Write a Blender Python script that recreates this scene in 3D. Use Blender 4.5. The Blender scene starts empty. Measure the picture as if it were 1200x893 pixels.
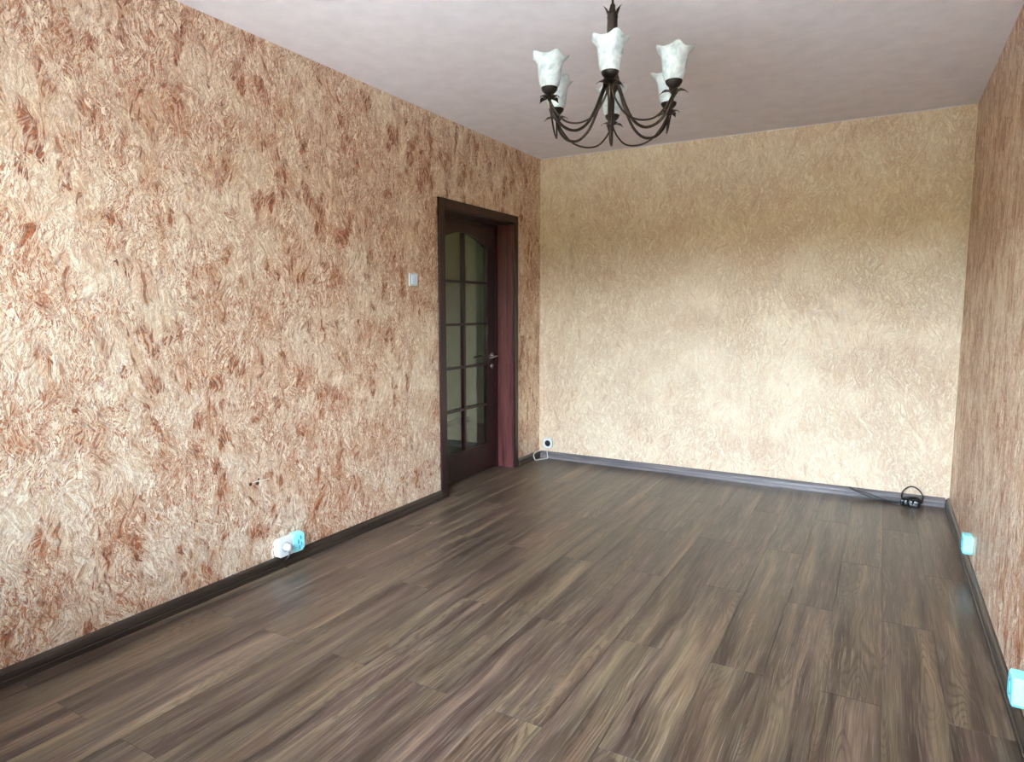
import bpy, bmesh, math, random
from mathutils import Vector, Matrix
PI = math.pi
S = bpy.context.scene
COL = S.collection
rnd = random.Random(7)

# ------------------------------------------------------------------ camera, world, light, exposure
cam = bpy.data.cameras.new('camera')
cam.sensor_width = 36.0
cam.lens = 762.86 / 1200 * 36
cam.clip_start = 0.02
camo = bpy.data.objects.new('camera', cam)
RT, UP, FW = (0.86929, 0.49430, -0.00088), (-0.05294, 0.09486, 0.99408), (-0.49146, 0.86410, -0.10863)
camo.matrix_world = Matrix(((RT[0], UP[0], -FW[0], 2.585), (RT[1], UP[1], -FW[1], -5.032),
                            (RT[2], UP[2], -FW[2], 1.2925), (0, 0, 0, 1)))
COL.objects.link(camo)
S.camera = camo

W = 3.02            # room width (x), left wall at x=0, right wall at x=W
H = 2.55            # ceiling height
YW = -5.42          # window wall behind the camera; back wall at y=0
WX0, WX1, WZ0, WZ1 = 0.42, 2.62, 0.72, 2.30     # window opening

world = bpy.data.worlds.new('overcast_sky')
S.world = world
world.use_nodes = True
wn = world.node_tree
wn.nodes.clear()
wo = wn.nodes.new('ShaderNodeOutputWorld')
wb = wn.nodes.new('ShaderNodeBackground')
wt = wn.nodes.new('ShaderNodeTexCoord')
wsep = wn.nodes.new('ShaderNodeSeparateXYZ')
wr = wn.nodes.new('ShaderNodeValToRGB')
wn.links.new(wt.outputs['Generated'], wsep.inputs[0])
wn.links.new(wsep.outputs['Z'], wr.inputs[0])
wr.color_ramp.elements[0].position = 0.0
wr.color_ramp.elements[0].color = (0.72, 0.85, 1.0, 1)
wr.color_ramp.elements[1].position = 0.9
wr.color_ramp.elements[1].color = (0.64, 0.79, 1.0, 1)
wn.links.new(wr.outputs[0], wb.inputs['Color'])
wb.inputs['Strength'].default_value = 10.0
wn.links.new(wb.outputs[0], wo.inputs[0])

pl = bpy.data.lights.new('window_daylight_portal', 'AREA')
pl.shape = 'RECTANGLE'
pl.size = WX1 - WX0
pl.size_y = WZ1 - WZ0
pl.cycles.is_portal = True
plo = bpy.data.objects.new('window_daylight_portal', pl)
plo.location = ((WX0 + WX1) / 2, YW - 0.16, (WZ0 + WZ1) / 2)
plo.rotation_euler = (PI / 2, 0, 0)      # emits toward +y
plo.rotation_euler = (-PI / 2, 0, PI)
COL.objects.link(plo)

S.cycles.use_light_tree = False
S.view_settings.view_transform = 'Standard'
S.view_settings.look = 'None'
S.view_settings.gamma = 1.0
S.view_settings.use_curve_mapping = False
S.view_settings.exposure = 3.0

# ------------------------------------------------------------------ material helpers
def sr(r, g, b):
    f = lambda c: (c / 255 / 12.92) if c / 255 <= 0.04045 else ((c / 255 + 0.055) / 1.055) ** 2.4
    return (f(r), f(g), f(b), 1)

class NT:
    def __init__(s, name):
        s.m = bpy.data.materials.new(name)
        s.m.use_nodes = True
        s.t = s.m.node_tree
        s.b = s.t.nodes['Principled BSDF']
        s.out = s.t.nodes['Material Output']
    def n(s, typ, **kw):
        nd = s.t.nodes.new(typ)
        for k, v in kw.items():
            setattr(nd, k, v)
        return nd
    def put(s, sock, v):
        if isinstance(v, bpy.types.NodeSocket):
            s.t.links.new(v, sock)
        elif v is not None:
            sock.default_value = v
    def math(s, op, a, b=None, c=None, clamp=False):
        nd = s.n('ShaderNodeMath', operation=op, use_clamp=clamp)
        s.put(nd.inputs[0], a); s.put(nd.inputs[1], b); s.put(nd.inputs[2], c)
        return nd.outputs[0]
    def vm(s, op, a, b=None, scale=None):
        nd = s.n('ShaderNodeVectorMath', operation=op)
        s.put(nd.inputs[0], a); s.put(nd.inputs[1], b)
        if scale is not None:
            s.put(nd.inputs['Scale'], scale)
        return nd.outputs[0]
    def noise(s, vec, scale, detail=2.0, rough=0.5, dist=0.0, dim='3D', out='Fac'):
        nd = s.n('ShaderNodeTexNoise', noise_dimensions=dim)
        s.put(nd.inputs['Vector'], vec)
        nd.inputs['Scale'].default_value = scale
        nd.inputs['Detail'].default_value = detail
        nd.inputs['Roughness'].default_value = rough
        nd.inputs['Distortion'].default_value = dist
        return nd.outputs[out]
    def ramp(s, fac, stops, interp='LINEAR'):
        nd = s.n('ShaderNodeValToRGB')
        nd.color_ramp.interpolation = interp
        e = nd.color_ramp.elements
        while len(e) < len(stops):
            e.new(0.5)
        for el, (p, c) in zip(e, stops):
            el.position = p
            el.color = c if len(c) == 4 else (*c, 1)
        s.put(nd.inputs[0], fac)
        return nd.outputs[0]
    def sstep(s, v, a, b, lo=0.0, hi=1.0):
        nd = s.n('ShaderNodeMapRange', interpolation_type='SMOOTHSTEP')
        s.put(nd.inputs['Value'], v)
        nd.inputs['From Min'].default_value = a
        nd.inputs['From Max'].default_value = b
        nd.inputs['To Min'].default_value = lo
        nd.inputs['To Max'].default_value = hi
        return nd.outputs[0]
    def mix(s, f, a, b, typ='MIX'):
        nd = s.n('ShaderNodeMix', data_type='RGBA', blend_type=typ)
        s.put(nd.inputs[0], f); s.put(nd.inputs[6], a); s.put(nd.inputs[7], b)
        return nd.outputs[2]
    def xyz(s, x, y, z):
        nd = s.n('ShaderNodeCombineXYZ')
        s.put(nd.inputs[0], x); s.put(nd.inputs[1], y); s.put(nd.inputs[2], z)
        return nd.outputs[0]
    def sep(s, v):
        nd = s.n('ShaderNodeSeparateXYZ')
        s.put(nd.inputs[0], v)
        return nd.outputs
    def bump(s, h, strength, dist):
        nd = s.n('ShaderNodeBump')
        nd.inputs['Strength'].default_value = strength
        nd.inputs['Distance'].default_value = dist
        s.put(nd.inputs['Height'], h)
        s.t.links.new(nd.outputs[0], s.b.inputs['Normal'])
    def set(s, **kw):
        for k, v in kw.items():
            s.put(s.b.inputs[k.replace('_', ' ')], v)
        return s

def simple(name, col, rough=0.5, metal=0.0, var=0.06, scale=30, bump=0.0, **kw):
    m = NT(name)
    tc = m.n('ShaderNodeTexCoord').outputs['Object']
    nz = m.noise(tc, scale, 3)
    dark = tuple(c * (1 - var * 2.5) for c in col[:3]) + (1,)
    lite = tuple(min(1, c * (1 + var * 2.5)) for c in col[:3]) + (1,)
    m.set(Base_Color=m.ramp(nz, [(0.3, dark), (0.7, lite)]), Roughness=rough, Metallic=metal)
    for k, v in kw.items():
        m.set(**{k: v})
    if bump:
        m.bump(nz, bump, 0.002)
    return m.m

# ---- pearl plaster: cream-gold brush dabs dragged over a red-brown ground coat
def plaster(name, axis, seed, amount, blur=0.0, blot=1.0, tall=1.0, mottle=0.0, metal=0.32, rough=0.36, wsh=0.34, tint=(1, 1, 1), ior=1.75):
    m = NT(name)
    o = m.sep(m.n('ShaderNodeTexCoord').outputs['Object'])
    uv = m.xyz(m.math('ADD', o[axis], seed), m.math('ADD', o[2], seed * 1.7), 0.0)
    def dabs(scale, ang, fan, fx, fy, wseed, warp):
        w = m.noise(m.vm('ADD', uv, (wseed, -wseed, 0)), 6.0, 2, out='Color', dim='2D')
        p = m.vm('ADD', uv, m.vm('SCALE', m.vm('SUBTRACT', w, (0.5, 0.5, 0.5)), scale=warp))
        vo = m.n('ShaderNodeTexVoronoi', voronoi_dimensions='2D', feature='F1')
        m.put(vo.inputs['Vector'], p)
        vo.inputs['Scale'].default_value = scale
        loc = m.vm('SUBTRACT', p, vo.outputs['Position'])
        rc = m.sep(vo.outputs['Color'])
        lx = m.sep(loc)[0]
        a = m.math('ADD', m.math('MULTIPLY', m.math('SUBTRACT', rc[0], 0.5), ang),
                   m.math('MULTIPLY', lx, fan))
        vr = m.n('ShaderNodeVectorRotate', rotation_type='Z_AXIS')
        m.put(vr.inputs['Vector'], loc)
        m.put(vr.inputs['Angle'], a)
        q = m.vm('MULTIPLY', vr.outputs[0], (fx, fy, 1))
        q = m.vm('ADD', q, m.vm('SCALE', vo.outputs['Color'], scale=40.0))
        return m.noise(q, 1.0, 2.5, 0.62, 0.7, dim='2D'), rc[1]
    n1, r1 = dabs(7.0, 1.15, 2.4, 42, 7.5 / tall, 3.1, 0.10)
    n2, r2 = dabs(13.0, 1.5, 3.0, 74, 14 / tall, 8.7, 0.08)
    n3, r3 = dabs(24.0, 2.0, 5.0, 150, 42 / tall, 5.3, 0.05)
    # thin stroke edges: bump shadows painted in brown
    def ridge(n, w):
        return m.sstep(m.math('ABSOLUTE', m.math('SUBTRACT', n, 0.5)), 0.0, w, 1.0, 0.0)
    big = m.noise(uv, 1.1, 3, 0.55, dim='2D')
    mid = m.noise(m.vm('MULTIPLY', uv, (2.0, 1, 1)), 5.5, 4, 0.65, 0.5, dim='2D')
    lines = m.math('MAXIMUM', m.math('MULTIPLY', ridge(n1, 0.055), 1.0),
                   m.math('MULTIPLY', ridge(n2, 0.06), 0.95))
    lines = m.math('MULTIPLY', lines, m.sstep(n3, 0.38, 0.58, 0.25, 1.0))
    lines = m.math('MULTIPLY', lines, m.sstep(m.noise(uv, 3.1, 2, dim='2D'), 0.35, 0.60, 0.55, 1.3))
    gaps = m.math('MULTIPLY', m.sstep(n1, 0.50, 0.33, 0.0, 1.0), m.sstep(mid, 0.40, 0.66, 0.10, 1.0))
    gaps2 = m.math('MULTIPLY', m.sstep(n2, 0.45, 0.31, 0.0, 0.7), m.sstep(big, 0.35, 0.65, 0.45, 1.0))
    # open blotches of bare ground coat
    bm_ = m.noise(m.vm('ADD', m.vm('MULTIPLY', uv, (1.7, 1, 1)), m.xyz(m.math('MULTIPLY', n1, 0.10), m.math('MULTIPLY', n2, 0.16), 0.0)),
                  6.2, 2, 0.55, dim='2D')
    thr = m.math('ADD', bm_, m.math('MULTIPLY', m.math('SUBTRACT', m.noise(uv, 1.7, 2, dim='2D'), 0.5), 0.5))
    blotch = m.math('MULTIPLY', m.sstep(thr, 0.62, 0.70), m.sstep(n2, 0.36, 0.56, 0.25, 1.0))
    blotch = m.math('MULTIPLY', blotch, blot)
    bare_shade = m.math('MAXIMUM', m.math('MAXIMUM', lines, gaps), gaps2)  # bare ground coat together with the painted edge shadows
    bare_shade = m.math('MULTIPLY', bare_shade, m.math('ADD', m.math('MULTIPLY', big, 0.9), 0.5))
    bare_shade = m.math('MULTIPLY', bare_shade, amount)
    bare_shade = m.math('MAXIMUM', bare_shade, blotch, clamp=True)
    cream = m.mix(m.sstep(n2, 0.3, 0.7), sr(234, 211, 180), sr(254, 244, 226))
    cream = m.mix(m.sstep(big, 0.3, 0.7, 0.0, 0.22), cream, sr(224, 190, 162))
    cream = m.mix(1.0, cream, (*tint, 1), 'MULTIPLY')
    brown = m.mix(m.sstep(n3, 0.35, 0.62), sr(94, 44, 20), sr(176, 102, 58))
    wash = m.math('MULTIPLY', m.sstep(m.math('ADD', mid, m.math('MULTIPLY', m.math('SUBTRACT', n1, 0.5), 0.35)), 0.50, 0.66), wsh * amount + mottle)
    cream = m.mix(wash, cream, sr(200, 146, 98))
    colr = m.mix(bare_shade, cream, brown)
    colr = m.mix(m.math('MULTIPLY', m.sstep(ridge(n3, 0.05), 0.3, 1.0), 0.42 * amount), colr, sr(112, 58, 32))
    m.set(Base_Color=colr,
          Metallic=m.math('MULTIPLY', m.math('SUBTRACT', 1.0, bare_shade), metal),
          Roughness=m.math('ADD', m.math('MULTIPLY', bare_shade, 0.14), m.math('ADD', rough, m.sstep(n2, 0.35, 0.65, -0.06, 0.16))))
    m.set(IOR=ior)
    h = m.math('ADD', m.math('MULTIPLY', m.math('SUBTRACT', 1.0, bare_shade), 0.6),
               m.math('ADD', m.math('MULTIPLY', n1, 0.6), m.math('MULTIPLY', n2, 0.5)))
    m.bump(h, 0.42 - blur, 0.005)
    return m.m

M = {}
M['plaster_left'] = plaster('pearl_plaster_left', 1, 3.0, 1.12)
M['plaster_back'] = plaster('pearl_plaster_back', 0, 11.0, 0.46, blur=-0.18, blot=0.0, metal=0.10, rough=0.44, wsh=0.3, tint=(0.84, 0.80, 0.73), ior=2.1)
M['plaster_right'] = plaster('pearl_plaster_right', 1, 23.0, 1.35, blot=0.6, tall=1.7, mottle=0.15)

def planks_mat():
    m = NT('laminate_walnut')
    o = m.n('ShaderNodeTexCoord').outputs['Object']
    ri = m.n('ShaderNodeObjectInfo').outputs['Random']
    off = m.xyz(m.math('MULTIPLY', ri, 37.0), m.math('MULTIPLY', ri, 91.0), m.math('MULTIPLY', ri, 13.0))
    p = m.vm('ADD', o, off)
    warp = m.vm('SCALE', m.vm('SUBTRACT', m.noise(m.vm('MULTIPLY', p, (5, 1.6, 1)), 1.0, 2, out='Color'), (0.5, 0.5, 0.5)), scale=0.05)
    pw = m.vm('ADD', p, warp)
    field = m.noise(m.vm('MULTIPLY', pw, (8, 0.75, 1)), 1.0, 1.5, 0.45)      # cathedral rings = contours of this field
    ringn = m.n('ShaderNodeMath', operation='SINE')
    m.put(ringn.inputs[0], m.math('ADD', m.math('MULTIPLY', field, 280.0), m.math('MULTIPLY', m.noise(m.vm('MULTIPLY', p, (60, 12, 1)), 1.0, 2), 2.5)))
    ring = m.math('ADD', m.math('MULTIPLY', ringn.outputs[0], 0.5), 0.5)
    wide = m.noise(m.vm('MULTIPLY', pw, (17, 0.9, 1)), 1.0, 3, 0.6)          # broad colour bands along the plank
    hue = m.noise(m.vm('MULTIPLY', m.vm('ADD', pw, (7.7, 3.1, 0)), (7, 0.9, 1)), 1.0, 2, 0.5)
    fine = m.noise(m.vm('MULTIPLY', pw, (150, 2.6, 1)), 1.0, 3, 0.6)
    fine2 = m.noise(m.vm('MULTIPLY', pw, (300, 5, 1)), 1.0, 2, 0.6)
    base = m.ramp(wide, [(0.32, sr(64, 52, 46)), (0.43, sr(98, 84, 76)), (0.54, sr(122, 108, 95)), (0.64, sr(150, 134, 114)), (0.74, sr(176, 158, 132))])
    hcol = m.ramp(hue, [(0.34, sr(142, 124, 130)), (0.47, sr(132, 126, 124)), (0.56, sr(128, 129, 112)), (0.66, sr(140, 122, 108))])
    c = m.mix(0.62, base, m.mix(1.0, base, m.mix(1.0, hcol, (2.0, 2.0, 2.0, 1), 'MULTIPLY'), 'MULTIPLY'))
    rs = m.math('MULTIPLY', m.sstep(m.noise(m.vm('MULTIPLY', p, (4, 0.8, 1)), 1.0, 1), 0.40, 0.62, 0.15, 1.0), 0.66)
    c = m.mix(m.math('MULTIPLY', m.sstep(ring, 0.0, 0.5, 1.0, 0.0), rs), c, sr(62, 47, 40))
    c = m.mix(m.sstep(fine, 0.35, 0.62, 0.42, 0.0), c, sr(58, 46, 40))
    c = m.mix(m.sstep(fine2, 0.5, 0.75, 0.0, 0.26), c, sr(196, 184, 166))
    tone = m.math('ADD', 0.88, m.math('MULTIPLY', ri, 0.20))
    c = m.mix(1.0, c, m.xyz(tone, tone, m.math('ADD', tone, -0.01)), 'MULTIPLY')
    c = m.mix(1.0, c, (0.86, 0.79, 0.745, 1), 'MULTIPLY')
    m.set(Base_Color=c, Roughness=m.math('ADD', 0.27, m.math('MULTIPLY', fine, 0.12)))
    m.set(**{'Specular_IOR_Level': 0.5})
    m.bump(m.math('ADD', m.math('MULTIPLY', fine, 0.6), m.math('MULTIPLY', ring, 0.25)), 0.12, 0.001)
    return m.m
M['plank'] = planks_mat()

def wood_mat(name, dark, lite, axis, rough=0.35):
    m = NT(name)
    o = m.n('ShaderNodeTexCoord').outputs['Object']
    sc = [60, 60, 60]
    sc[axis] = 3
    n = m.noise(m.vm('MULTIPLY', o, tuple(sc)), 1.0, 3, 0.6)
    n2 = m.noise(m.vm('MULTIPLY', o, tuple(s * 0.25 for s in sc)), 1.0, 2, 0.5)
    m.set(Base_Color=m.ramp(m.math('ADD', m.math('MULTIPLY', n, 0.5), m.math('MULTIPLY', n2, 0.5)), [(0.36, dark), (0.62, lite)]), Roughness=rough)
    m.bump(n, 0.1, 0.001)
    return m.m
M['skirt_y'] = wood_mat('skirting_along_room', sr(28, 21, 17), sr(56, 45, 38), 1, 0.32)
M['skirt_x_sheen'] = wood_mat('skirting_painted_sheen', sr(74, 68, 70), sr(122, 114, 116), 0, 0.28)  # grey gloss reflection painted into the brown wood colour
M['mahogany'] = wood_mat('mahogany_shaded_veneer', sr(22, 5, 6), sr(46, 11, 13), 2, 0.35)  # door veneer darkened, the shade in the niche put into its colour
M['mahogany_lit'] = wood_mat('mahogany_lit_veneer', sr(64, 25, 25), sr(104, 54, 52), 2, 0.42)  # lighter copy of the door veneer, light on the jamb painted in
M['subfloor'] = simple('dark_underlay', sr(40, 33, 28), 0.9)

def ceiling_mat():
    m = NT('ceiling_paint')
    o = m.n('ShaderNodeTexCoord').outputs['Object']
    n = m.noise(o, 9, 4, 0.55)
    f = m.noise(o, 90, 3, 0.6)
    m.set(Base_Color=m.ramp(n, [(0.3, sr(224, 218, 228)), (0.7, sr(234, 228, 237))]), Roughness=0.75)
    m.bump(m.math('ADD', n, m.math('MULTIPLY', f, 0.25)), 0.12, 0.01)
    return m.m
M['ceiling'] = ceiling_mat()
M['white_wall'] = simple('plain_white_paint', sr(226, 220, 208), 0.8, var=0.02, scale=8)
M['caulk'] = simple('cream_corner_filler', sr(230, 214, 186), 0.6, var=0.05, scale=40, bump=0.3)
M['bronze'] = simple('antique_bronze', sr(62, 52, 47), 0.40, 0.7, var=0.18, scale=120, bump=0.2)
M['dark_bronze'] = simple('dark_bronze', sr(40, 34, 32), 0.45, 0.6, var=0.15, scale=90)
M['black_plastic'] = simple('black_plastic', sr(20, 20, 24), 0.28, var=0.05)
M['black_hole'] = simple('socket_recess_dark', sr(16, 17, 24), 0.5, var=0.05)
M['white_plastic'] = simple('white_plastic', sr(208, 212, 214), 0.35, var=0.01)
M['grey_plastic'] = simple('grey_plastic', sr(150, 156, 158), 0.4, var=0.03)
M['film'] = simple('pale_blue_film', sr(150, 236, 246), 0.3, var=0.03, scale=60)
M['film_dark'] = simple('creased_blue_film', sr(84, 170, 190), 0.35, var=0.05, scale=60)
M['switch_blue'] = simple('bluish_rocker', sr(206, 222, 240), 0.3, var=0.01)
M['chrome'] = simple('satin_nickel', sr(200, 196, 190), 0.25, 1.0, var=0.02)
M['white_cable'] = simple('white_cable', sr(214, 212, 204), 0.45, var=0.02)
M['pvc'] = simple('white_pvc', sr(238, 240, 240), 0.35, var=0.01)
M['hall_wall'] = simple('hallway_paint', sr(176, 180, 158), 0.8, var=0.03, scale=6)
M['hall_floor'] = simple('hallway_floor', sr(110, 108, 104), 0.5, var=0.08, scale=12)
M['hall_dark'] = simple('hallway_trim_dark', sr(52, 48, 56), 0.5, var=0.05)
M['grass'] = simple('grass', sr(118, 110, 52), 0.9, var=0.15, scale=2)
M['bounce_paving'] = simple('pale_bounce_paving', sr(216, 202, 186), 0.9, var=0.05, scale=2)  # pale tone chosen to bounce neutral light to the ceiling
M['leaves'] = simple('tree_leaves', sr(108, 90, 38), 0.8, var=0.3, scale=3, bump=0.5)
M['scratch'] = simple('bare_white_filler', sr(240, 236, 228), 0.7, var=0.02)

def glass_mat(name, tint, refl):
    m = NT(name)
    t = m.n('ShaderNodeBsdfTransparent'); t.inputs[0].default_value = tint
    g = m.n('ShaderNodeBsdfGlossy'); g.inputs['Roughness'].default_value = 0.02
    fr = m.n('ShaderNodeFresnel'); fr.inputs[0].default_value = 1.5
    mx = m.n('ShaderNodeMixShader')
    m.t.links.new(m.math('MULTIPLY', fr.outputs[0], refl), mx.inputs[0])
    m.t.links.new(t.outputs[0], mx.inputs[1]); m.t.links.new(g.outputs[0], mx.inputs[2])
    m.t.links.new(mx.outputs[0], m.out.inputs[0])
    return m.m
M['pane'] = glass_mat('clear_pane', (0.95, 0.97, 0.95, 1), 1.0)
M['door_glass'] = glass_mat('door_pane', (0.80, 0.84, 0.80, 1), 0.35)

def alabaster():
    m = NT('alabaster_glass')
    o = m.n('ShaderNodeTexCoord').outputs['Object']
    n = m.noise(o, 22, 4, 0.6, 1.6)
    c = m.ramp(n, [(0.3, sr(190, 202, 206)), (0.5, sr(226, 233, 236)), (0.7, sr(246, 248, 248))])
    d = m.n('ShaderNodeBsdfTranslucent')
    m.put(d.inputs[0], c)
    m.set(Base_Color=c, Roughness=0.22)
    mx = m.n('ShaderNodeMixShader'); mx.inputs[0].default_value = 0.45
    m.t.links.new(m.b.outputs[0], mx.inputs[1]); m.t.links.new(d.outputs[0], mx.inputs[2])
    m.t.links.new(mx.outputs[0], m.out.inputs[0])
    return m.m
M['alabaster'] = alabaster()

# ------------------------------------------------------------------ mesh helpers
def obj(name, bm, mat, parent=None, smooth=False, loc=None):
    me = bpy.data.meshes.new(name)
    bmesh.ops.recalc_face_normals(bm, faces=bm.faces)
    bm.to_mesh(me); bm.free()
    me.materials.append(mat)
    if smooth:
        for f in me.polygons:
            f.use_smooth = True
    o = bpy.data.objects.new(name, me)
    COL.objects.link(o)
    if parent:
        o.parent = parent
    if loc is not None:
        o.location = loc
    return o

def box(bm, x0, x1, y0, y1, z0, z1, bev=0.0):
    r = bmesh.ops.create_cube(bm, size=1.0)
    for v in r['verts']:
        v.co = Vector(((x0 + x1) / 2 + v.co.x * (x1 - x0), (y0 + y1) / 2 + v.co.y * (y1 - y0), (z0 + z1) / 2 + v.co.z * (z1 - z0)))
    if bev:
        ed = {e for v in r['verts'] for e in v.link_edges}
        bmesh.ops.bevel(bm, geom=list(ed), offset=bev, segments=2, affect='EDGES', profile=0.6)
    return bm

def bx(*a, **k):
    return box(bmesh.new(), *a, **k)

def smooth_path(pts, n=6, closed=False):
    P = [Vector(p) for p in pts]
    out = []
    L = len(P)
    segs = L if closed else L - 1
    for i in range(segs):
        if closed:
            a, b, c, d = P[(i - 1) % L], P[i], P[(i + 1) % L], P[(i + 2) % L]
        else:
            a, b, c, d = P[max(i - 1, 0)], P[i], P[i + 1], P[min(i + 2, L - 1)]
        for k in range(n):
            t = k / n
            out.append(0.5 * ((2 * b) + (c - a) * t + (2 * a - 5 * b + 4 * c - d) * t * t + (3 * b - 3 * c + d - a) * t ** 3))
    if not closed:
        out.append(P[-1])
    return out

def tube(bm, path, rad, seg=8, closed=False):
    n = len(path)
    rings = []
    prev = None
    for i, p in enumerate(path):
        if closed:
            t = (path[(i + 1) % n] - path[i - 1]).normalized()
        else:
            t = (path[min(i + 1, n - 1)] - path[max(i - 1, 0)]).normalized()
        if prev is None:
            u = t.orthogonal().normalized()
        else:
            u = (prev - t * prev.dot(t)).normalized()
        prev = u
        v = t.cross(u)
        r = rad(i / (n - 1)) if callable(rad) else rad
        rings.append([bm.verts.new(p + (u * math.cos(2 * PI * k / seg) + v * math.sin(2 * PI * k / seg)) * r) for k in range(seg)])
    for i in range(n if closed else n - 1):
        a, b = rings[i], rings[(i + 1) % n]
        for k in range(seg):
            bm.faces.new((a[k], a[(k + 1) % seg], b[(k + 1) % seg], b[k]))
    if not closed:
        bm.faces.new(rings[0]); bm.faces.new(rings[-1])
    return bm

def lathe(bm, prof, seg=20, mat=None, rfun=None):
    """prof = [(r, z)...] turned about z; closed caps when r == 0"""
    rings = []
    for j, (r, z) in enumerate(prof):
        ring = []
        if r < 1e-6:
            v = bm.verts.new((0, 0, z)); ring = [v] * seg
        else:
            for k in range(seg):
                a = 2 * PI * k / seg
                rr, zz = (r, z) if rfun is None else rfun(j, a, r, z)
                ring.append(bm.verts.new((rr * math.cos(a), rr * math.sin(a), zz)))
        rings.append(ring)
    for a, b in zip(rings, rings[1:]):
        for k in range(seg):
            vs = []
            for v in (a[k], a[(k + 1) % seg], b[(k + 1) % seg], b[k]):
                if v not in vs:
                    vs.append(v)
            if len(vs) > 2:
                bm.faces.new(vs)
    if mat is not None:
        bmesh.ops.transform(bm, matrix=mat, verts=list({v for r in rings for v in r}))
    return bm

def empty(name, loc, label=None, cat=None, group=None, kind=None):
    o = bpy.data.objects.new(name, None)
    o.empty_display_size = 0.05
    o.location = loc
    COL.objects.link(o)
    if label: o['label'] = label
    if cat: o['category'] = cat
    if group: o['group'] = group
    if kind: o['kind'] = kind
    return o

def structure(o, label=None, cat=None):
    o['kind'] = 'structure'
    if label: o['label'] = label
    if cat: o['category'] = cat
    return o

# ------------------------------------------------------------------ room shell
T = 0.20
D0, D1, DZ = -1.415, -0.455, 1.975       # door opening
bm = bmesh.new()
box(bm, -T, 0, YW - 0.2, D0, -0.15, H + 0.1)
box(bm, -T, 0, D1, 0.0, -0.15, H + 0.1)
box(bm, -T, 0, D0, D1, DZ, H + 0.1)
wall_left = structure(obj('wall_left', bm, M['plaster_left']), 'left wall with cream brush strokes over red-brown plaster', 'wall')
wall_back = structure(obj('wall_back', bx(-T, W + T, 0.0, T, -0.15, H + 0.1), M['plaster_back']), 'far end wall with smooth pearly gold plaster', 'wall')
wall_right = structure(obj('wall_right', bx(W, W + T, YW - 0.2, 0.0, -0.15, H + 0.1), M['plaster_right']), 'right wall with streaky brown and cream plaster', 'wall')
bm = bmesh.new()
box(bm, 0, WX0, YW - T, YW, -0.15, H + 0.1)
box(bm, WX1, W, YW - T, YW, -0.15, H + 0.1)
box(bm, WX0, WX1, YW - T, YW, -0.15, WZ0)
box(bm, WX0, WX1, YW - T, YW, WZ1, H + 0.1)
wall_front = structure(obj('wall_front', bm, M['white_wall']), 'window wall behind the viewer', 'wall')
structure(obj('ceiling', bx(0, W, YW, 0, H, H + 0.1), M['ceiling']), 'plain pale lavender-grey painted ceiling', 'ceiling')

# window behind the camera
win = empty('window_1', ((WX0 + WX1) / 2, YW - 0.1, WZ0), 'white framed window in the wall behind the viewer', 'window', kind='structure')
bm = bmesh.new()
cx = (WX0 + WX1) / 2
hw, hh = (WX1 - WX0) / 2, WZ1 - WZ0
for a, b, c, d in ((-hw, -hw + .06, 0, hh), (hw - .06, hw, 0, hh), (-hw + .06, hw - .06, 0, .06), (-hw + .06, hw - .06, hh - .06, hh), (-.04, .04, .06, hh - .06)):
    box(bm, a, b, -.035, .035, c, d)
obj('window_frame', bm, M['pvc'], win)
for s in (-1, 1):
    obj('pane', bx(*(sorted((s * .04, s * (hw - .06)))), -.004, .004, .06, hh - .06), M['pane'], win)
obj('window_sill', bx(-hw + .001, hw - .001, .036, .14, .0005, .03, bev=.004), M['pvc'], win)

# floor: slab with every laminate plank on it
floor = empty('floor', (W / 2, YW / 2, 0), 'grey-brown walnut laminate plank floor', 'floor', kind='structure')
def fl(o):
    o.location = Vector(o.location) - Vector(floor.location); return o
fl(obj('underlay', bx(0, W, YW, 0, -0.12, -0.0085), M['subfloor'], floor))
PWD, PL = 0.1826, 1.3210
cache = {}
def plank_mesh(w, l):
    key = (round(w, 3), round(l, 3))
    if key not in cache:
        b = bmesh.new()
        g = 0.0002
        box(b, -w / 2 + g, w / 2 - g, -l / 2 + g, l / 2 - g, -0.008, 0.0)
        top = [e for e in b.edges if all(abs(v.co.z) < 1e-6 for v in e.verts)]
        bmesh.ops.bevel(b, geom=top, offset=0.0007, segments=1, affect='EDGES')
        bmesh.ops.recalc_face_normals(b, faces=b.faces)
        me = bpy.data.meshes.new('plank'); b.to_mesh(me); b.free()
        me.materials.append(M['plank'])
        cache[key] = me
    return cache[key]
k0 = math.ceil((0.0 - 2.2790) / PWD) - 1
k = k0
while True:
    xa, xb = 2.2790 + k * PWD, 2.2790 + (k + 1) * PWD
    if xa >= W - 0.002:
        break
    xa_, xb_ = max(xa, 0.001), min(xb, W - 0.001)
    if xb_ - xa_ > 0.01:
        off = -2.015 if k % 2 == 0 else -2.693
        y = off + PL * 3
        while y > YW:
            ya, yb = max(y - PL, YW + 0.001), min(y, -0.001)
            if yb - ya > 0.01:
                o = bpy.data.objects.new('plank', plank_mesh(xb_ - xa_, yb - ya))
                COL.objects.link(o); o.parent = floor
                o.location = Vector(((xa_ + xb_) / 2, (ya + yb) / 2, 0)) - Vector(floor.location)
            y -= PL
    k += 1

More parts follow.
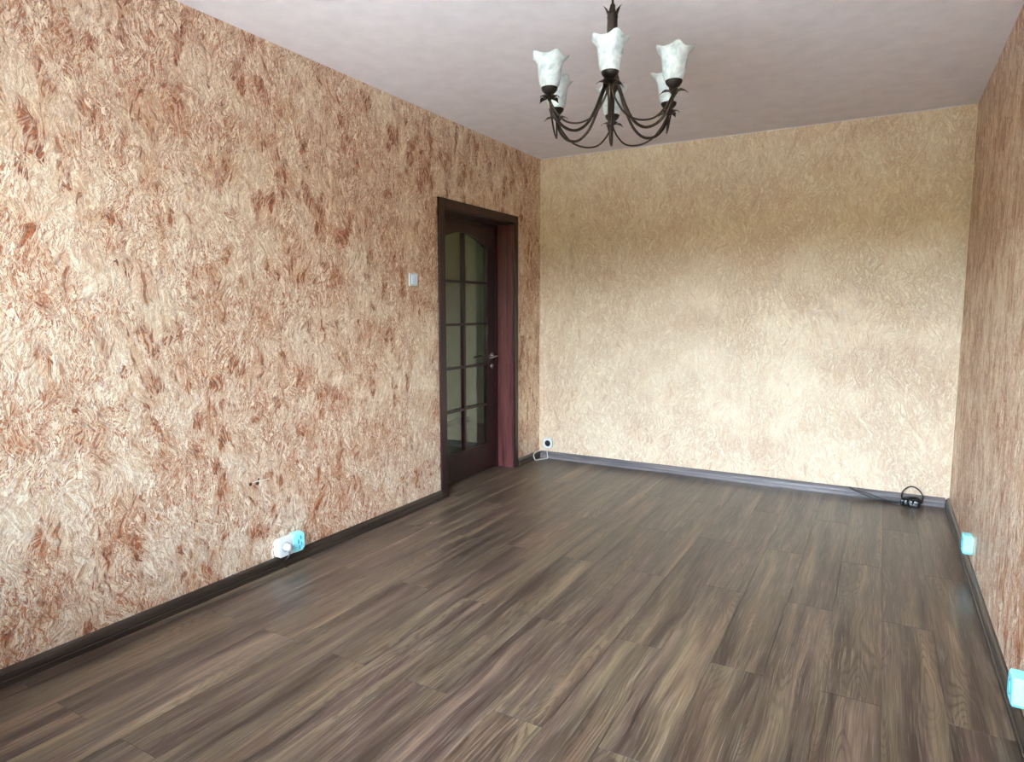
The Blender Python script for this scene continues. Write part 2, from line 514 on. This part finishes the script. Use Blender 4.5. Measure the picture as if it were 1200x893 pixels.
# skirting boards (profile extruded)
def skirting(name, p0, p1, nrm, mat, label):
    """p0->p1 along the wall foot, nrm points into the room"""
    prof = [(0, 0), (0.021, 0), (0.0215, 0.020), (0.0185, 0.023), (0.0185, 0.027), (0.021, 0.030), (0.0195, 0.046), (0.014, 0.055), (0.007, 0.060), (0, 0.061)]
    b = bmesh.new()
    A, B, N = Vector(p0), Vector(p1), Vector(nrm)
    D = (B - A).normalized()
    def sec(P, s):
        return [b.verts.new(P + N * x + Vector((0, 0, z)) + D * s * x) for x, z in prof]
    a, c = sec(A, 0 if name.endswith('x') else 0), sec(B, 0)
    n = len(prof)
    for i in range(n):
        b.faces.new((a[i], a[(i + 1) % n], c[(i + 1) % n], c[i]))
    b.faces.new(a); b.faces.new(c)
    return structure(obj(name, b, mat), label, 'skirting board')
e = 0.0004
skirting('baseboard_left', (e, YW, e), (e, D0 - 0.066, e), (1, 0, 0), M['skirt_y'], 'dark brown skirting board along the left wall up to the door')
skirting('baseboard_left.001', (e, D1 + 0.048, e), (e, -0.023, e), (1, 0, 0), M['skirt_y'], 'short dark skirting board between the door and the far corner')
skirting('baseboard_back', (e, -e, e), (W - 0.023, -e, e), (0, -1, 0), M['skirt_x_sheen'], 'skirting board along the far end wall, grey gloss painted into its colour')
skirting('baseboard_right', (W - e, YW, e), (W - e, -e, e), (-1, 0, 0), M['skirt_y'], 'dark skirting board along the right wall')

# uneven plaster beads at the corners and under the ceiling
def bead(name, path, r, mat, label):
    b = bmesh.new()
    pts = []
    for i in range(len(path) - 1):
        a, c = Vector(path[i]), Vector(path[i + 1])
        n = int((c - a).length / 0.03)
        pts += [a.lerp(c, t / n) for t in range(n)]
    tube(b, pts, lambda t: r * (0.7 + 0.9 * rnd.random()), 5)
    return structure(obj(name, b, mat, smooth=True), label, 'corner trim')
bead('trim_1', [(W - 0.001, -0.001, 0.064), (W - 0.001, -0.001, H - 0.004)], 0.004, M['caulk'], 'cream filler line down the right-hand far corner')
bead('trim_2', [(0.006, -0.0005, H - 0.0015), (W - 0.006, -0.0005, H - 0.0015)], 0.003, M['ceiling'], 'uneven paint edge where the far wall meets the ceiling')

# ------------------------------------------------------------------ door in the left wall
door = empty('door_1', (0, (D0 + D1) / 2, 0), 'dark mahogany door with arched glazed panes in a deep frame', 'door', kind='structure')
DY = (D0 + D1) / 2
def dp(name, b, mat, parent=None, smooth=False):
    """mesh written in room coordinates, parented under the door"""
    for v in b.verts:
        v.co.y -= DY
    return obj(name, b, mat, parent or door, smooth)
XL = -0.150                       # front face of the leaf
# casing on the room side
bm = bmesh.new()
box(bm, 0.0005, 0.016, D0 - 0.064, D0 + 0.002, 0.001, DZ + 0.055, bev=0.003)
box(bm, 0.0005, 0.016, D1 - 0.002, D1 + 0.045, 0.001, DZ + 0.055, bev=0.003)
box(bm, 0.0005, 0.0155, D0 + 0.0025, D1 - 0.0025, DZ - 0.002, DZ + 0.055, bev=0.003)
dp('casing', bm, M['mahogany'])
# jamb linings, right one grooved
bm = bmesh.new()
box(bm, -T + 0.001, 0.0, D0, D0 + 0.012, 0.001, DZ - 0.012)
box(bm, -T + 0.001, 0.0, D0, D1, DZ - 0.012, DZ - 0.0002)
dp('frame_lining', bm, M['mahogany'])
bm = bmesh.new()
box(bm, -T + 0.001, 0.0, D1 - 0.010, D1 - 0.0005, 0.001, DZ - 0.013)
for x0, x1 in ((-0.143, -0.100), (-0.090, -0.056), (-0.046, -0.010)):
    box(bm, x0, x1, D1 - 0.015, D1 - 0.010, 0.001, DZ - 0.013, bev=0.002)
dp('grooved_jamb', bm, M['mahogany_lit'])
# rebated inner frame behind which the leaf closes
LY0, LY1, LZ1 = -1.365, -0.500, 1.935
bm = bmesh.new()
box(bm, XL - 0.045, XL + 0.006, D0 + 0.012, LY0 - 0.002, 0.001, DZ - 0.012)
box(bm, XL - 0.045, XL + 0.006, LY1 + 0.002, D1 - 0.010, 0.001, DZ - 0.012)
box(bm, XL - 0.045, XL + 0.006, LY0 - 0.002, LY1 + 0.002, LZ1 + 0.002, DZ - 0.012)
dp('inner_frame', bm, M['mahogany'])
# leaf
leafE = None
GY0, GY1 = -1.255, -0.612
GM = (GY0 + GY1) / 2
ZR = [0.220, 0.540, 0.862, 1.184, 1.500]
def arch(y):
    t = (y - GM) / ((GY1 - GY0) / 2)
    return 1.862 - 0.085 * t * t
bm = bmesh.new()
X0, X1 = XL - 0.040, XL
box(bm, X0, X1, LY0, GY0, 0.006, LZ1)
box(bm, X0, X1, GY1, LY1, 0.006, LZ1)
box(bm, X0, X1, GY0, GY1, 0.006, ZR[0])
N = 24
for i in range(N):                                   # arched top rail
    ya, yb = GY0 + (GY1 - GY0) * i / N, GY0 + (GY1 - GY0) * (i + 1) / N
    vs = [bm.verts.new(c) for c in ((X0, ya, arch(ya)), (X0, yb, arch(yb)), (X0, yb, LZ1), (X0, ya, LZ1),
                                    (X1, ya, arch(ya)), (X1, yb, arch(yb)), (X1, yb, LZ1), (X1, ya, LZ1))]
    for f in ((0, 1, 2, 3), (7, 6, 5, 4), (0, 4, 5, 1), (3, 2, 6, 7)):
        bm.faces.new([vs[q] for q in f])
leaf = dp('door_leaf', bm, M['mahogany'])
bars = bmesh.new()
box(bars, X0 + .006, X1 - .004, GM - 0.014, GM + 0.014, ZR[0], arch(GM) + 0.002, bev=.004)
leafbar = dp('muntin', bars, M['mahogany'], leaf)
for z in ZR[1:]:
    b = bmesh.new()
    box(b, X0 + .006, X1 - .005, GY0 + .0005, GM - .0145, z - 0.010, z + 0.010, bev=.003)
    box(b, X0 + .006, X1 - .005, GM + .0145, GY1 - .0005, z - 0.010, z + 0.010, bev=.003)
    dp('muntin', b, M['mahogany'], leaf)
for side in (0, 1):
    ya, yb = (GY0, GM - .014) if side == 0 else (GM + .014, GY1)
    for j in range(5):
        z0 = ZR[j] + (0.010 if j else 0)
        b = bmesh.new()
        xm = (X0 + X1) / 2
        if j < 4:
            box(b, xm - .002, xm + .002, ya, yb, z0, ZR[j + 1] - .010)
        else:
            n = 12
            fr = []; bk = []
            pts = [(ya, z0), (yb, z0)] + [(yb + (ya - yb) * i / n, arch(yb + (ya - yb) * i / n)) for i in range(n + 1)]
            for (y, z) in pts:
                fr.append(b.verts.new((xm + .002, y, z))); bk.append(b.verts.new((xm - .002, y, z)))
            b.faces.new(fr); b.faces.new(bk[::-1])
            for i in range(len(pts)):
                q = (i + 1) % len(pts)
                b.faces.new((fr[i], bk[i], bk[q], fr[q]))
        dp('glass_pane', b, M['door_glass'], leaf)
bm = bmesh.new()
box(bm, X1 - .001, X1 + .004, GY0 + .02, GY1 - .02, 0.045, ZR[0] - .04, bev=.002)
dp('bottom_panel', bm, M['mahogany'], leaf)
# handle: rosette, spindle, lever pointing to the hinge side, keyhole plate
def handle(s, xf):
    b = bmesh.new()
    hy, hz = -0.556, 0.925
    rot = Matrix.Translation((xf, hy, hz)) @ Matrix.Rotation(s * PI / 2, 4, 'Y')
    lathe(b, [(0, .009), (.018, .009), (.025, .006), (.026, 0), (0, 0)], 20, rot)
    tube(b, smooth_path([(xf + s * .006, hy, hz), (xf + s * .045, hy, hz), (xf + s * .056, hy - .012, hz), (xf + s * .056, hy - .05, hz - .003), (xf + s * .052, hy - .115, hz - .010)], 5), 0.008, 10)
    rot2 = Matrix.Translation((xf, hy, hz - .085)) @ Matrix.Rotation(s * PI / 2, 4, 'Y')
    lathe(b, [(0, .006), (.020, .006), (.024, 0), (0, 0)], 18, rot2)
    h = dp('door_handle', b, M['chrome'], leaf, True)
    h['label'] = 'satin metal lever handle'
handle(1, X1)
handle(-1, X0)
for z in (0.25, 1.0, 1.72):
    b = bmesh.new()
    tube(b, [Vector((X1 + .008, LY0 - .001, z - .035)), Vector((X1 + .008, LY0 - .001, z + .035))], 0.007, 10)
    dp('hinge', b, M['dark_bronze'])

# hallway beyond the glazed door
dp('threshold', bx(-T + .0005, 0.0, D0 + .0005, D1 - .0005, -0.05, -0.0005), M['plank'])
HX = -1.55
bm = bmesh.new()
box(bm, HX - .1, HX, -3.0, 1.2, -0.12, 2.6)
box(bm, HX, -T, -3.1, -3.0, -0.12, 2.6)
box(bm, HX, -T, 1.2, 1.3, -0.12, 2.6)
box(bm, -T, -0.1, T, 1.3, -0.12, 2.65)
structure(obj('wall_hallway', bm, M['hall_wall']), 'grey-green hallway wall seen through the door glass', 'wall')
structure(obj('ceiling_hallway', bx(HX - .1, -T, -3.1, 1.3, 2.6, 2.7), M['white_wall']), 'hallway ceiling beyond the glazed door', 'ceiling')
structure(obj('floor_hallway', bx(HX, -T - .0005, -3.0, 1.2, -0.12, -0.001), M['hall_floor']), 'grey hallway floor beyond the glazed door', 'floor')
structure(obj('baseboard_hallway', bx(HX, HX + .015, -3.0, 1.2, 0, 0.07), M['hall_dark']), 'dark skirting board in the hallway', 'skirting board')
structure(obj('trim_3', bx(HX + .0005, HX + .03, 0.42, 0.52, 0.001, 2.05), M['hall_dark']), 'dark door post in the hallway seen through the glass', 'door frame')
hl = bpy.data.lights.new('hallway_fill', 'AREA')      # added fill lamp for the hallway, no opening lies behind it
hl.energy = 2.2
hl.size = 0.9
hl.color = (0.92, 1.0, 0.96)
hlo = bpy.data.objects.new('hallway_fill', hl)
hlo.location = (-0.9, -2.9, 1.4)
hlo.rotation_euler = (PI / 2, 0, PI)
COL.objects.link(hlo)

# ------------------------------------------------------------------ chandelier
CX, CY = 1.60, -2.503
ZC, RC, PH = 2.123, 0.267, -1.22          # cup height, ring radius, phase
ch = empty('chandelier', (CX, CY, H), 'six-armed antique bronze chandelier with white tulip glass shades', 'chandelier')
def cz(z): return z - H
# central column from rod to finial
b = bmesh.new()
lathe(b, [(0, cz(H)), (.055, cz(H)), (.055, cz(2.545)), (.045, cz(2.525)), (.02, cz(2.512)), (.008, cz(2.505)), (.0, cz(2.505))], 24)
obj('ceiling_rose', b, M['bronze'], ch, True)
b = bmesh.new()
lathe(b, [(0, cz(2.508)), (.0045, cz(2.508)), (.0045, cz(2.48)), (.009, cz(2.476)), (.011, cz(2.466)), (.006, cz(2.458)), (0, cz(2.455))], 14)
obj('rod', b, M['bronze'], ch, True)
b = bmesh.new()
lathe(b, [(0, cz(2.456)), (.010, cz(2.455)), (.0195, cz(2.445)), (.0215, cz(2.43)), (.0200, cz(2.42)), (.0212, cz(2.36)), (.0200, cz(2.29)), (.022, cz(2.282)),
          (.020, cz(2.272)), (.014, cz(2.262)), (.016, cz(2.235)), (.026, cz(2.215)), (.032, cz(2.195)), (.033, cz(2.178)), (.028, cz(2.160)),
          (.018, cz(2.148)), (.014, cz(2.12)), (.0125, cz(2.05)), (.011, cz(2.02)), (.0135, cz(2.012)), (.010, cz(2.0)), (.006, cz(1.985)), (.007, cz(1.965)), (.004, cz(1.950)), (0, cz(1.943))], 20)
obj('column', b, M['bronze'], ch, True)
def leaf_bm(b, base, ang, length, width, curl, tilt):
    """a pointed leaf rising from base, leaning out by tilt and curling back by curl"""
    n = 6
    vs = []
    ca, sa = math.cos(ang), math.sin(ang)
    x = z = 0.0
    a = tilt
    for i in range(n + 1):
        t = i / n
        w = width * (math.sin(PI * min(1, t * 0.85 + 0.15)) ** 0.8) * (1 - t ** 4)
        for s in (-1, 0, 1):
            px = x + (0.0025 if s == 0 else 0)
            vs.append(b.verts.new((base[0] + ca * px - sa * w * s, base[1] + sa * px + ca * w * s, base[2] + z)))
        x += math.sin(a) * length / n
        z += math.cos(a) * length / n
        a += curl / n
    fs = []
    for i in range(n):
        for s in (0, 1):
            q = i * 3 + s
            fs.append(b.faces.new((vs[q], vs[q + 1], vs[q + 4], vs[q + 3])))
    r = bmesh.ops.solidify(b, geom=fs, thickness=0.0015)
for kk in range(5):
    b = bmesh.new()
    leaf_bm(b, (.014 * math.cos(kk * 2 * PI / 5), .014 * math.sin(kk * 2 * PI / 5), cz(2.425)), kk * 2 * PI / 5, .052, .0135, 0.75, 0.15)
    obj('crown_leaf', b, M['bronze'], ch, True)

def shade_profile(j, a, r, z):
    # wavy tulip rim: the top rings flare in six lobes
    t = max(0.0, (z - .062) / .058)
    lob = math.cos(5 * a) + .25 * math.cos(10 * a)
    return r + t * t * 0.006 * lob + t * t * .003 * math.sin(3 * a + 1), z + t * t * 0.007 * lob
shade_me = None
for i in range(6):
    ang = PH - i * PI / 3
    ca, sa = math.cos(ang), math.sin(ang)
    cxp, cyp = RC * ca, RC * sa
    # arm: from the hub, down and out, then up to the cup
    b = bmesh.new()
    prof = [(.022, 2.185), (.040, 2.150), (.066, 2.085), (.100, 2.025), (.140, 1.993), (.178, 1.988), (.215, 2.003), (.243, 2.032), (.258, 2.062), (.266, 2.094)]
    tube(b, smooth_path([(r * ca, r * sa, cz(z)) for r, z in prof], 4), 0.0056, 8)
    arm = obj('arm', b, M['bronze'], ch, True)
    # cup
    b = bmesh.new()
    lathe(b, [(0, -.038), (.006, -.036), (.009, -.026), (.012, -.020), (.011, -.013), (.020, -.008), (.029, .002), (.0315, .010), (.0315, .014), (.027, .014), (.024, .006), (0, .002)], 20,
          Matrix.Translation((cxp, cyp, cz(ZC))))
    obj('cup', b, M['dark_bronze'], ch, True)
    # leaves hanging round the cup stem
    for q in range(4):
        la = ang + q * PI / 2 + 0.4
        b = bmesh.new()
        leaf_bm(b, (cxp + .006 * math.cos(la), cyp + .006 * math.sin(la), cz(ZC - .030)), la, .052, .0165, 1.9, 0.9)
        obj('cup_leaf', b, M['bronze'], arm, True)
    # swag rod to the next arm
    a2 = PH - (i + 1) * PI / 3
    P0 = Vector((cxp, cyp, cz(ZC - .030)))
    P1 = Vector((RC * math.cos(a2), RC * math.sin(a2), cz(ZC - .030)))
    pts = []
    am = (ang + a2) / 2
    for t in (0, .05, .13, .28, .5, .72, .87, .95, 1):
        p = P0.lerp(P1, t)
        bow = (4 * t * (1 - t))
        p = p + Vector((math.cos(am), math.sin(am), 0)) * (-0.012 * bow)
        p.z = cz(ZC - .030) - 0.107 * (1 - abs(2 * t - 1) ** 2.6)
        pts.append(p)
    b = bmesh.new()
    tube(b, smooth_path(pts, 5), 0.0036, 7)
    obj('swag_rod', b, M['bronze'], ch, True)
    # glass shade
    if shade_me is None:
        b = bmesh.new()
        out = [(.0245, .000), (.030, .004), (.0365, .014), (.0405, .030), (.0425, .048), (.0440, .066), (.0468, .084), (.0520, .099), (.0600, .110), (.0675, .115)]
        inn = [(r - .0028, z) for r, z in out[::-1]]
        lathe(b, out + [(.0672, .1172)] + inn, 48, rfun=shade_profile)
        so = obj('glass_shade', b, M['alabaster'], ch, True)
        shade_me = so.data
    else:
        so = bpy.data.objects.new('glass_shade', shade_me)
        COL.objects.link(so); so.parent = ch
    so.location = (cxp, cyp, cz(ZC + .006))
    so.rotation_euler = (0, 0, ang + 0.3)

# ------------------------------------------------------------------ light switch
sw = empty('light_switch', (0, -1.747, 1.482), 'small white light switch on the left wall beside the door', 'switch')
obj('plate', bx(0.0004, .010, -.042, .042, -.040, .040, bev=.003), M['white_plastic'], sw)
r_ = obj('rocker', bx(.010, .016, -.026, .026, -.028, .028, bev=.002), M['switch_blue'], sw)
obj('hairline_gap', bx(.0102, .0165, -.0015, .0015, -.024, .024), M['grey_plastic'], r_)

# drill hole and scratch in the left wall
s_ = bmesh.new()
box(s_, .0005, .0025, -2.998, -2.905, .4695, .4725)
for v in s_.verts:
    v.co.z += (v.co.y + 2.95) * -0.03
o = obj('scratch', s_, M['scratch'], wall_left); o['label'] = 'thin white scratch low on the left wall'
b = bmesh.new()
for y, z, r in ((-3.012, .466, .009), (-2.972, .462, .010), (-2.965, .480, .006)):
    lathe(b, [(0, .0018), (r * .8, .0016), (r, 0), (0, 0)], 9, Matrix.Translation((0.0003, y, z)) @ Matrix.Rotation(PI / 2, 4, 'Y'))
o = obj('plaster_chip', b, M['black_hole'], wall_left)
o.data.materials[0] = simple('bare_dark_plaster', sr(74, 44, 32), .9)

# ------------------------------------------------------------------ sockets
def oct_box(b, w, h, d0, d1, cham, inset=.004):
    """chamfered-corner box in local coords: width y, height z, depth x"""
    def ring(x, k):
        W2, H2, c = w / 2 - k, h / 2 - k, cham
        return [b.verts.new((x, y, z)) for y, z in ((-W2 + c, -H2), (W2 - c, -H2), (W2, -H2 + c), (W2, H2 - c), (W2 - c, H2), (-W2 + c, H2), (-W2, H2 - c), (-W2, -H2 + c))]
    rs = [ring(d0, 0), ring(d1 - inset, 0), ring(d1, inset)]
    for a, c in zip(rs, rs[1:]):
        for q in range(8):
            b.faces.new((a[q], a[(q + 1) % 8], c[(q + 1) % 8], c[q]))
    b.faces.new(rs[0]); b.faces.new(rs[-1])
    return b

def socket_well(b, x, y, z, r):
    lathe(b, [(r, 0), (r + .003, .0015), (r + .001, .002), (r - .002, -.001), (r - .003, -.0015)], 24,
          Matrix.Translation((x, y, z)) @ Matrix.Rotation(PI / 2, 4, 'Y'))

# double socket by the left wall, right half under blue film
ds = empty('double_socket', (0, -2.808, 0.107), 'surface-mounted double socket low on the left wall, right half under pale blue film', 'socket')
obj('housing', oct_box(bmesh.new(), .165, .092, .0004, .036, .012), M['white_plastic'], ds)
fo = obj('protective_film', oct_box(bmesh.new(), .080, .098, .004, .0385, .014), M['film'], ds, loc=(0, .043, .002))
fo['label'] = 'pale blue protective film'
b = bmesh.new()
for (y, z, a) in ((.012, .022, .5), (-.004, .004, -.4), (.016, -.012, .2), (.003, -.026, .8)):
    c = bmesh.new()
    box(b, .0386, .0397, y - .004, y + .004, z - .010, z + .010)
obj('crease', b, M['film_dark'], fo)
b = bmesh.new(); socket_well(b, .0362, -.040, .004, .022)
obj('socket_ring', b, M['grey_plastic'], ds, True)
b = bmesh.new()
lathe(b, [(0, .030), (.015, .030), (.0175, .026), (.0185, .004), (.0185, 0), (0, 0)], 20, Matrix.Translation((.0364, -.040, .004)) @ Matrix.Rotation(PI / 2, 4, 'Y'))
# a white plug pushed in, its dark lead dropping over the skirting
pg = empty('plug', (.0, -2.848, .111), 'white round plug in the left half of the double socket, dark lead hanging down', 'plug')
obj('plug_body', b, M['white_plastic'], pg, True, loc=(0, .040, -.004 + 0.0))
b = bmesh.new()
tube(b, smooth_path([(.060, .0, -.012), (.066, -.004, -.030), (.064, -.014, -.046), (.052, -.020, -.058), (.040, -.014, -.075), (.036, -.006, -.100), (.036, .001, -.1065)], 5), .0035, 8)
obj('lead', b, M['black_plastic'], pg, True)

# single sockets on the right wall, hooded with blue film
def single(y, label):
    e_ = empty('wall_socket', (W, y, .145), label, 'socket')
    e_.rotation_euler = (0, 0, PI)
    obj('housing', oct_box(bmesh.new(), .085, .088, .0004, .036, .012), M['white_plastic'], e_)
    f = obj('protective_film', oct_box(bmesh.new(), .089, .092, .003, .040, .014), M['film'], e_)
    b = bmesh.new(); socket_well(b, .0404, 0, 0, .021)
    obj('socket_ring', b, M['film_dark'], e_, True)
    return e_
single(-1.2225, 'film-covered pale blue socket on the right wall, the farther one near the far corner')
single(-2.6475, 'film-covered pale blue socket on the right wall, nearest the viewer at the picture edge')

# small square socket with dark well in the far left corner
cs = empty('corner_socket', (.093, 0, .135), 'small white socket with black well low on the far wall by the left corner', 'socket')
cs.rotation_euler = (0, 0, -PI / 2)
obj('housing', oct_box(bmesh.new(), .080, .086, .0004, .024, .014), M['white_plastic'], cs)
b = bmesh.new()
lathe(b, [(0, .002), (.024, .002), (.027, .0005), (0, .0005)], 24, Matrix.Translation((.0242, 0, 0)) @ Matrix.Rotation(PI / 2, 4, 'Y'))
obj('socket_well', b, M['black_hole'], cs, True)

# white cable looping from that socket over the skirting
b = bmesh.new()
tube(b, smooth_path([(.085, -.016, .092), (.078, -.030, .076), (.050, -.034, .074), (.030, -.070, .070), (.027, -.130, .066), (.031, -.165, .050), (.040, -.150, .008),
                     (.062, -.105, .0045), (.086, -.060, .0045), (.098, -.032, .006), (.094, -.027, .030), (.088, -.026, .070)], 6), .0034, 8)
o = obj('white_cable', b, M['white_cable'], None, True)
o['label'] = 'thin white cable looped over the skirting in the far left corner'; o['category'] = 'cable'

# black adapter with a coil of cord on the floor by the far skirting
ad = empty('power_adapter', (2.805, -.085, 0), 'black power adapter on the floor by the far skirting, in a coil of cord', 'adapter')
b = bx(-.058, .050, -.028, .028, .002, .040, bev=.007)
o = obj('adapter_body', b, M['black_plastic'], ad)
o.rotation_euler = (0, 0, -.18)
b = bmesh.new()
for j, (rx, rz, cx_, cz_, ty) in enumerate(((.052, .026, .004, .034, .012), (.046, .024, -.008, .036, -.010), (.055, .020, .008, .028, .024))):
    pts = [(cx_ + rx * math.cos(a), ty + .020 * math.sin(a * 2 + j) * .5, max(.006, cz_ + rz * math.sin(a))) for a in [q * 2 * PI / 14 for q in range(14)]]
    tube(b, smooth_path(pts, 4, True), .0042, 7, True)
for j in range(3):
    pts = [(-.035 + j * .03 + .014 * math.cos(a), -.034 + .010 * math.cos(a + j), .030 + .022 * math.sin(a)) for a in [q * 2 * PI / 10 for q in range(10)]]
    tube(b, smooth_path(pts, 4, True), .0038, 7, True)
obj('coiled_cord', b, M['black_plastic'], ad, True)
b = bmesh.new()
lp = [(-.050, .020, .030), (-.054, .040, .062), (-.038, .050, .096), (-.002, .056, .118), (.036, .055, .106), (.062, .048, .072), (.064, .032, .040), (.050, .012, .016)]
tube(b, smooth_path(lp, 5), .0040, 8)
obj('standing_loop', b, M['black_plastic'], ad, True)
b = bmesh.new()
tube(b, smooth_path([(-.050, .010, .020), (-.10, .020, .010), (-.17, .042, .012), (-.24, .0545, .034), (-.31, .0545, .046), (-.365, .058, .0645)], 6), .0035, 7)
tube(b, smooth_path([(-.052, .000, .012), (-.11, .014, .005), (-.20, .040, .005), (-.26, .050, .022), (-.32, .0540, .040), (-.372, .058, .0645)], 6), .0035, 7)
obj('cord', b, M['black_plastic'], ad, True)

# ------------------------------------------------------------------ outside, only lighting the room: paving added to bounce light, grass and a belt of trees
structure(obj('grass', bx(-40, 45, -60, -19.0, -2.2, -2.0), M['grass']), 'grass strip under the trees outside', 'grass')
structure(obj('bounce_paving', bx(-40, 45, -19.0, YW - T - 0.01, -2.2, -2.0), M['bounce_paving']), 'unseen pale paving outside, added to bounce light to the ceiling', 'bounce_paving')
b = bmesh.new()
for i in range(26):
    x = -34 + i * 2.75 + rnd.uniform(-.7, .7)
    hgt = rnd.uniform(5.6, 6.8)
    n0 = len(b.verts)
    r = bmesh.ops.create_icosphere(b, subdivisions=2, radius=1.0)
    for v in r['verts']:
        q = 1 + rnd.uniform(-.10, .10)
        v.co = Vector((x + v.co.x * 2.4 * q, -25 + v.co.y * 2.0 * q, -2.0 + hgt / 2 + v.co.z * hgt / 2 * q))
o = obj('tree_belt', b, M['leaves'], None, True)
o['label'] = 'belt of green trees beyond the pale paving outside the window'; o['category'] = 'trees'; o['kind'] = 'stuff'
